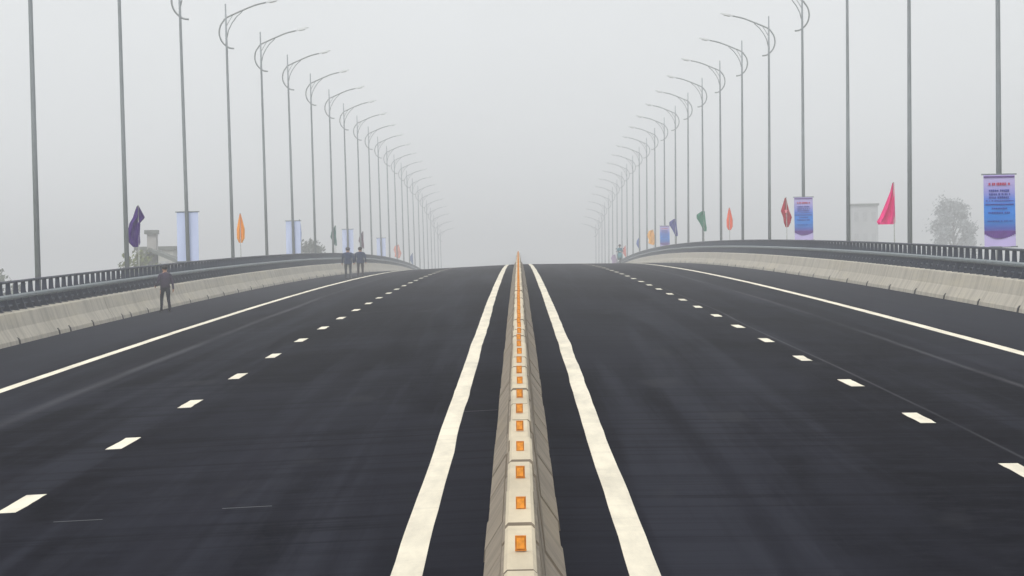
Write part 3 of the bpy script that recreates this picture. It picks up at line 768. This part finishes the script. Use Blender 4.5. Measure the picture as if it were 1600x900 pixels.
# ------------------------------------------------------------------ trees and buildings beside the bridge
M_BARK = simple('bark', (0.08, 0.06, 0.045), 0.9, 0.1)
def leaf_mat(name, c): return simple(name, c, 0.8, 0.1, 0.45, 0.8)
def tree(x, Y, h, wd, label, mat, seed, crown_from=0.35, nleaf=2600, palm=False, ls=0.35, base=None):
    r = random.Random(seed); base = G_Z if base is None else base
    root = empty('tree', (x, Y, base), label, 'tree')
    bm = bmesh.new(); top = h * 0.8
    add_tube(bm, [(0, 0, -0.3), (r.uniform(-.2, .2), 0, h * 0.3), (r.uniform(-.4, .4), r.uniform(-.3, .3), h * 0.6), (0, 0, top)], [h * 0.022, h * 0.016, h * 0.010, h * 0.003], 8)
    clumps = []
    nb = 26 if not palm else 13
    for k in range(nb):
        t = crown_from + (1 - crown_from) * ((k + 0.5) / nb); a = k * 2.4 + r.uniform(-.4, .4)
        env = math.sin(math.pi * min(1, 0.10 + 0.86 * (t - crown_from) / (1 - crown_from))) ** 0.7
        rad = wd / 2 * env * r.uniform(0.55, 0.95)
        p = Vector((rad * math.cos(a), rad * math.sin(a), h * t * 0.96))
        p0 = Vector((0, 0, max(h * 0.2, p.z - h * 0.14)))
        add_tube(bm, [p0, (p0 + p) / 2 + Vector((0, 0, 0.2)), p], [h * 0.006, h * 0.004, h * 0.002], 5)
        clumps.append((p, wd * r.uniform(0.10, 0.20)))
    new_obj('trunk', bm, M_BARK, root, True)
    bm = bmesh.new()
    for k in range(nleaf):
        p, cr = clumps[r.randrange(len(clumps))]
        d = Vector((r.gauss(0, 1), r.gauss(0, 1), r.gauss(0, 0.75)))
        c = p + d * cr * 0.55
        n = Vector((r.gauss(0, 1), r.gauss(0, 1), r.gauss(0, 1))).normalized(); u = n.orthogonal().normalized(); w2 = n.cross(u)
        s = ls * r.uniform(0.5, 1.1)
        vs = [bm.verts.new(c + u * s * a_ + w2 * s * b_) for a_, b_ in ((-1, 0), (0, -0.45), (1, 0), (0, 0.45))]
        bm.faces.new(vs)
    new_obj('crown', bm, mat, root)
    return root
LG = leaf_mat('leaf_green', (0.16, 0.18, 0.14)); LY = leaf_mat('leaf_yellow_green', (0.12, 0.14, 0.03)); LD = leaf_mat('leaf_dark', (0.05, 0.065, 0.04))
tree(68.5, 860, 23.3, 7.6, 'large rounded grey tree in the haze left of the nearest right banner', leaf_mat('leaf_haze_pale', (0.24, 0.26, 0.27)), 5, 0.5, 11000, ls=0.3)  # leaf colour paled, so part of the haze is painted in
tree(-22.8, 600, 16.2, 4.4, 'small bushy tree top showing above the left railing near the two walkers', LD, 9, 0.72, 1500, ls=0.3)
tree(-41.6, 435, 12.6, 5.2, 'faint tree at the far left edge of the view above the railing', LG, 12, 0.4, 1500, ls=0.3)
tree(-28.5, 415, 14.0, 3.8, 'yellow-green tree in front of the roof turret under the purple flag', LY, 21, 0.5, 1500, ls=0.22)
tree(-29.5, 412, 14.0, 1.6, 'narrow olive tree directly right of the second left lamp post', LY, 23, 0.5, 1000, ls=0.2)
M_WALLG = simple('house_wall', (0.30, 0.29, 0.28), 0.85, 0.15, 0.15, 0.8); M_ROOF = simple('house_roof', (0.12, 0.13, 0.12), 0.8, 0.2, 0.2, 2.0)
M_WIN = simple('window_haze_pale', (0.34, 0.35, 0.37), 0.2, 0.5)  # panes paled to wall tone, a painted share of the haze
def house():
    x0, Y, b = -28.2, 445, G_Z
    root = empty('house', (x0, Y, b), 'grey house with a stair turret and sloping roof beside the bridge under the purple flag', 'house')
    bm = bmesh.new(); add_box(bm, 0, 0, 5.9, 5.6, 8, 11.8); new_obj('wall', bm, M_WALLG, root)
    rf = bmesh.new(); add_prism(rf, [(-1.6, 14.1), (-1.6, 13.8), (3.0, 11.75), (3.0, 12.05)], -4.4, 4.4)
    add_prism(rf, [(-1.6, 14.1), (-1.6, 13.8), (-3.3, 11.75), (-3.3, 12.05)], -4.4, 4.4); new_obj('roof', rf, M_ROOF, root)
    bm = bmesh.new(); add_box(bm, -1.6, 0, 13.6, 0.75, 2.2, 3.4); new_obj('turret', bm, M_WALLG, root)
    bm = bmesh.new(); add_box(bm, -1.65, 0, 15.4, 1.05, 2.6, 0.32); new_obj('turret_roof', bm, M_ROOF, root)
    for zx in ((-1.7, 9.9), (0.2, 9.9), (1.8, 9.9), (-1.7, 6.5), (0.2, 6.5), (1.8, 6.5), (-1.7, 3.0), (1.8, 3.0)):
        bm = bmesh.new(); add_box(bm, zx[0], -4.02, zx[1], 0.9, 0.1, 1.2); new_obj('window', bm, M_WIN, root)
    return root
house()
def block(x0, Y, wx, wy, h, label, mat, rows, cols):
    root = empty('building', (x0, Y, G_Z), label, 'building')
    bm = bmesh.new(); add_box(bm, 0, 0, h / 2, wx, wy, h); new_obj('wall', bm, mat, root)
    bm = bmesh.new(); add_box(bm, 0, 0, h + 0.15, wx + 0.4, wy + 0.4, 0.3); new_obj('roof', bm, M_ROOF, root)
    for j in range(rows):
        for i in range(cols):
            bm = bmesh.new(); add_box(bm, -wx / 2 + wx * (i + 0.5) / cols, -wy / 2 - 0.02, h - 1.7 - 3.2 * j, wx / cols * 0.5, 0.1, 1.4); new_obj('window', bm, M_WIN, root)
    return root
M_WALLP = simple('hazed_render', (0.40, 0.40, 0.37), 0.85, 0.15, 0.1, 0.6)  # wall colour lifted to paint in some distance haze
block(-31.7, 480, 3.2, 8, 14.2, 'pale low block in haze between the turreted house and the third left lamp post', M_WALLP, 4, 2)
block(51.9, 820, 3.9, 7, 21.7, 'tall narrow block fading into haze left of the pink flag', simple('hazed_grey_render', (0.40, 0.41, 0.43), 0.85, 0.15, 0.1, 0.5), 6, 3)  # pale grey wall carries painted haze on top of the volume

# ------------------------------------------------------------------ haze
bm = bmesh.new(); add_box(bm, 0, 0, 0, 3040, 3140, 36)
hz_o = new_obj('haze', bm, bpy.data.materials.new('haze_air')); hz_o.location = (0, 1250, -9.4 + 18)
tag(hz_o, kind='stuff')
hm = hz_o.data.materials[0]; hm.use_nodes = True; t = hm.node_tree
for n in list(t.nodes): t.nodes.remove(n)
out = t.nodes.new('ShaderNodeOutputMaterial'); pv = t.nodes.new('ShaderNodeVolumePrincipled')
pv.inputs['Color'].default_value = (0.985, 0.99, 1.0, 1); pv.inputs['Density'].default_value = 0.00115; pv.inputs['Anisotropy'].default_value = 0.2
t.links.new(pv.outputs[0], out.inputs['Volume'])
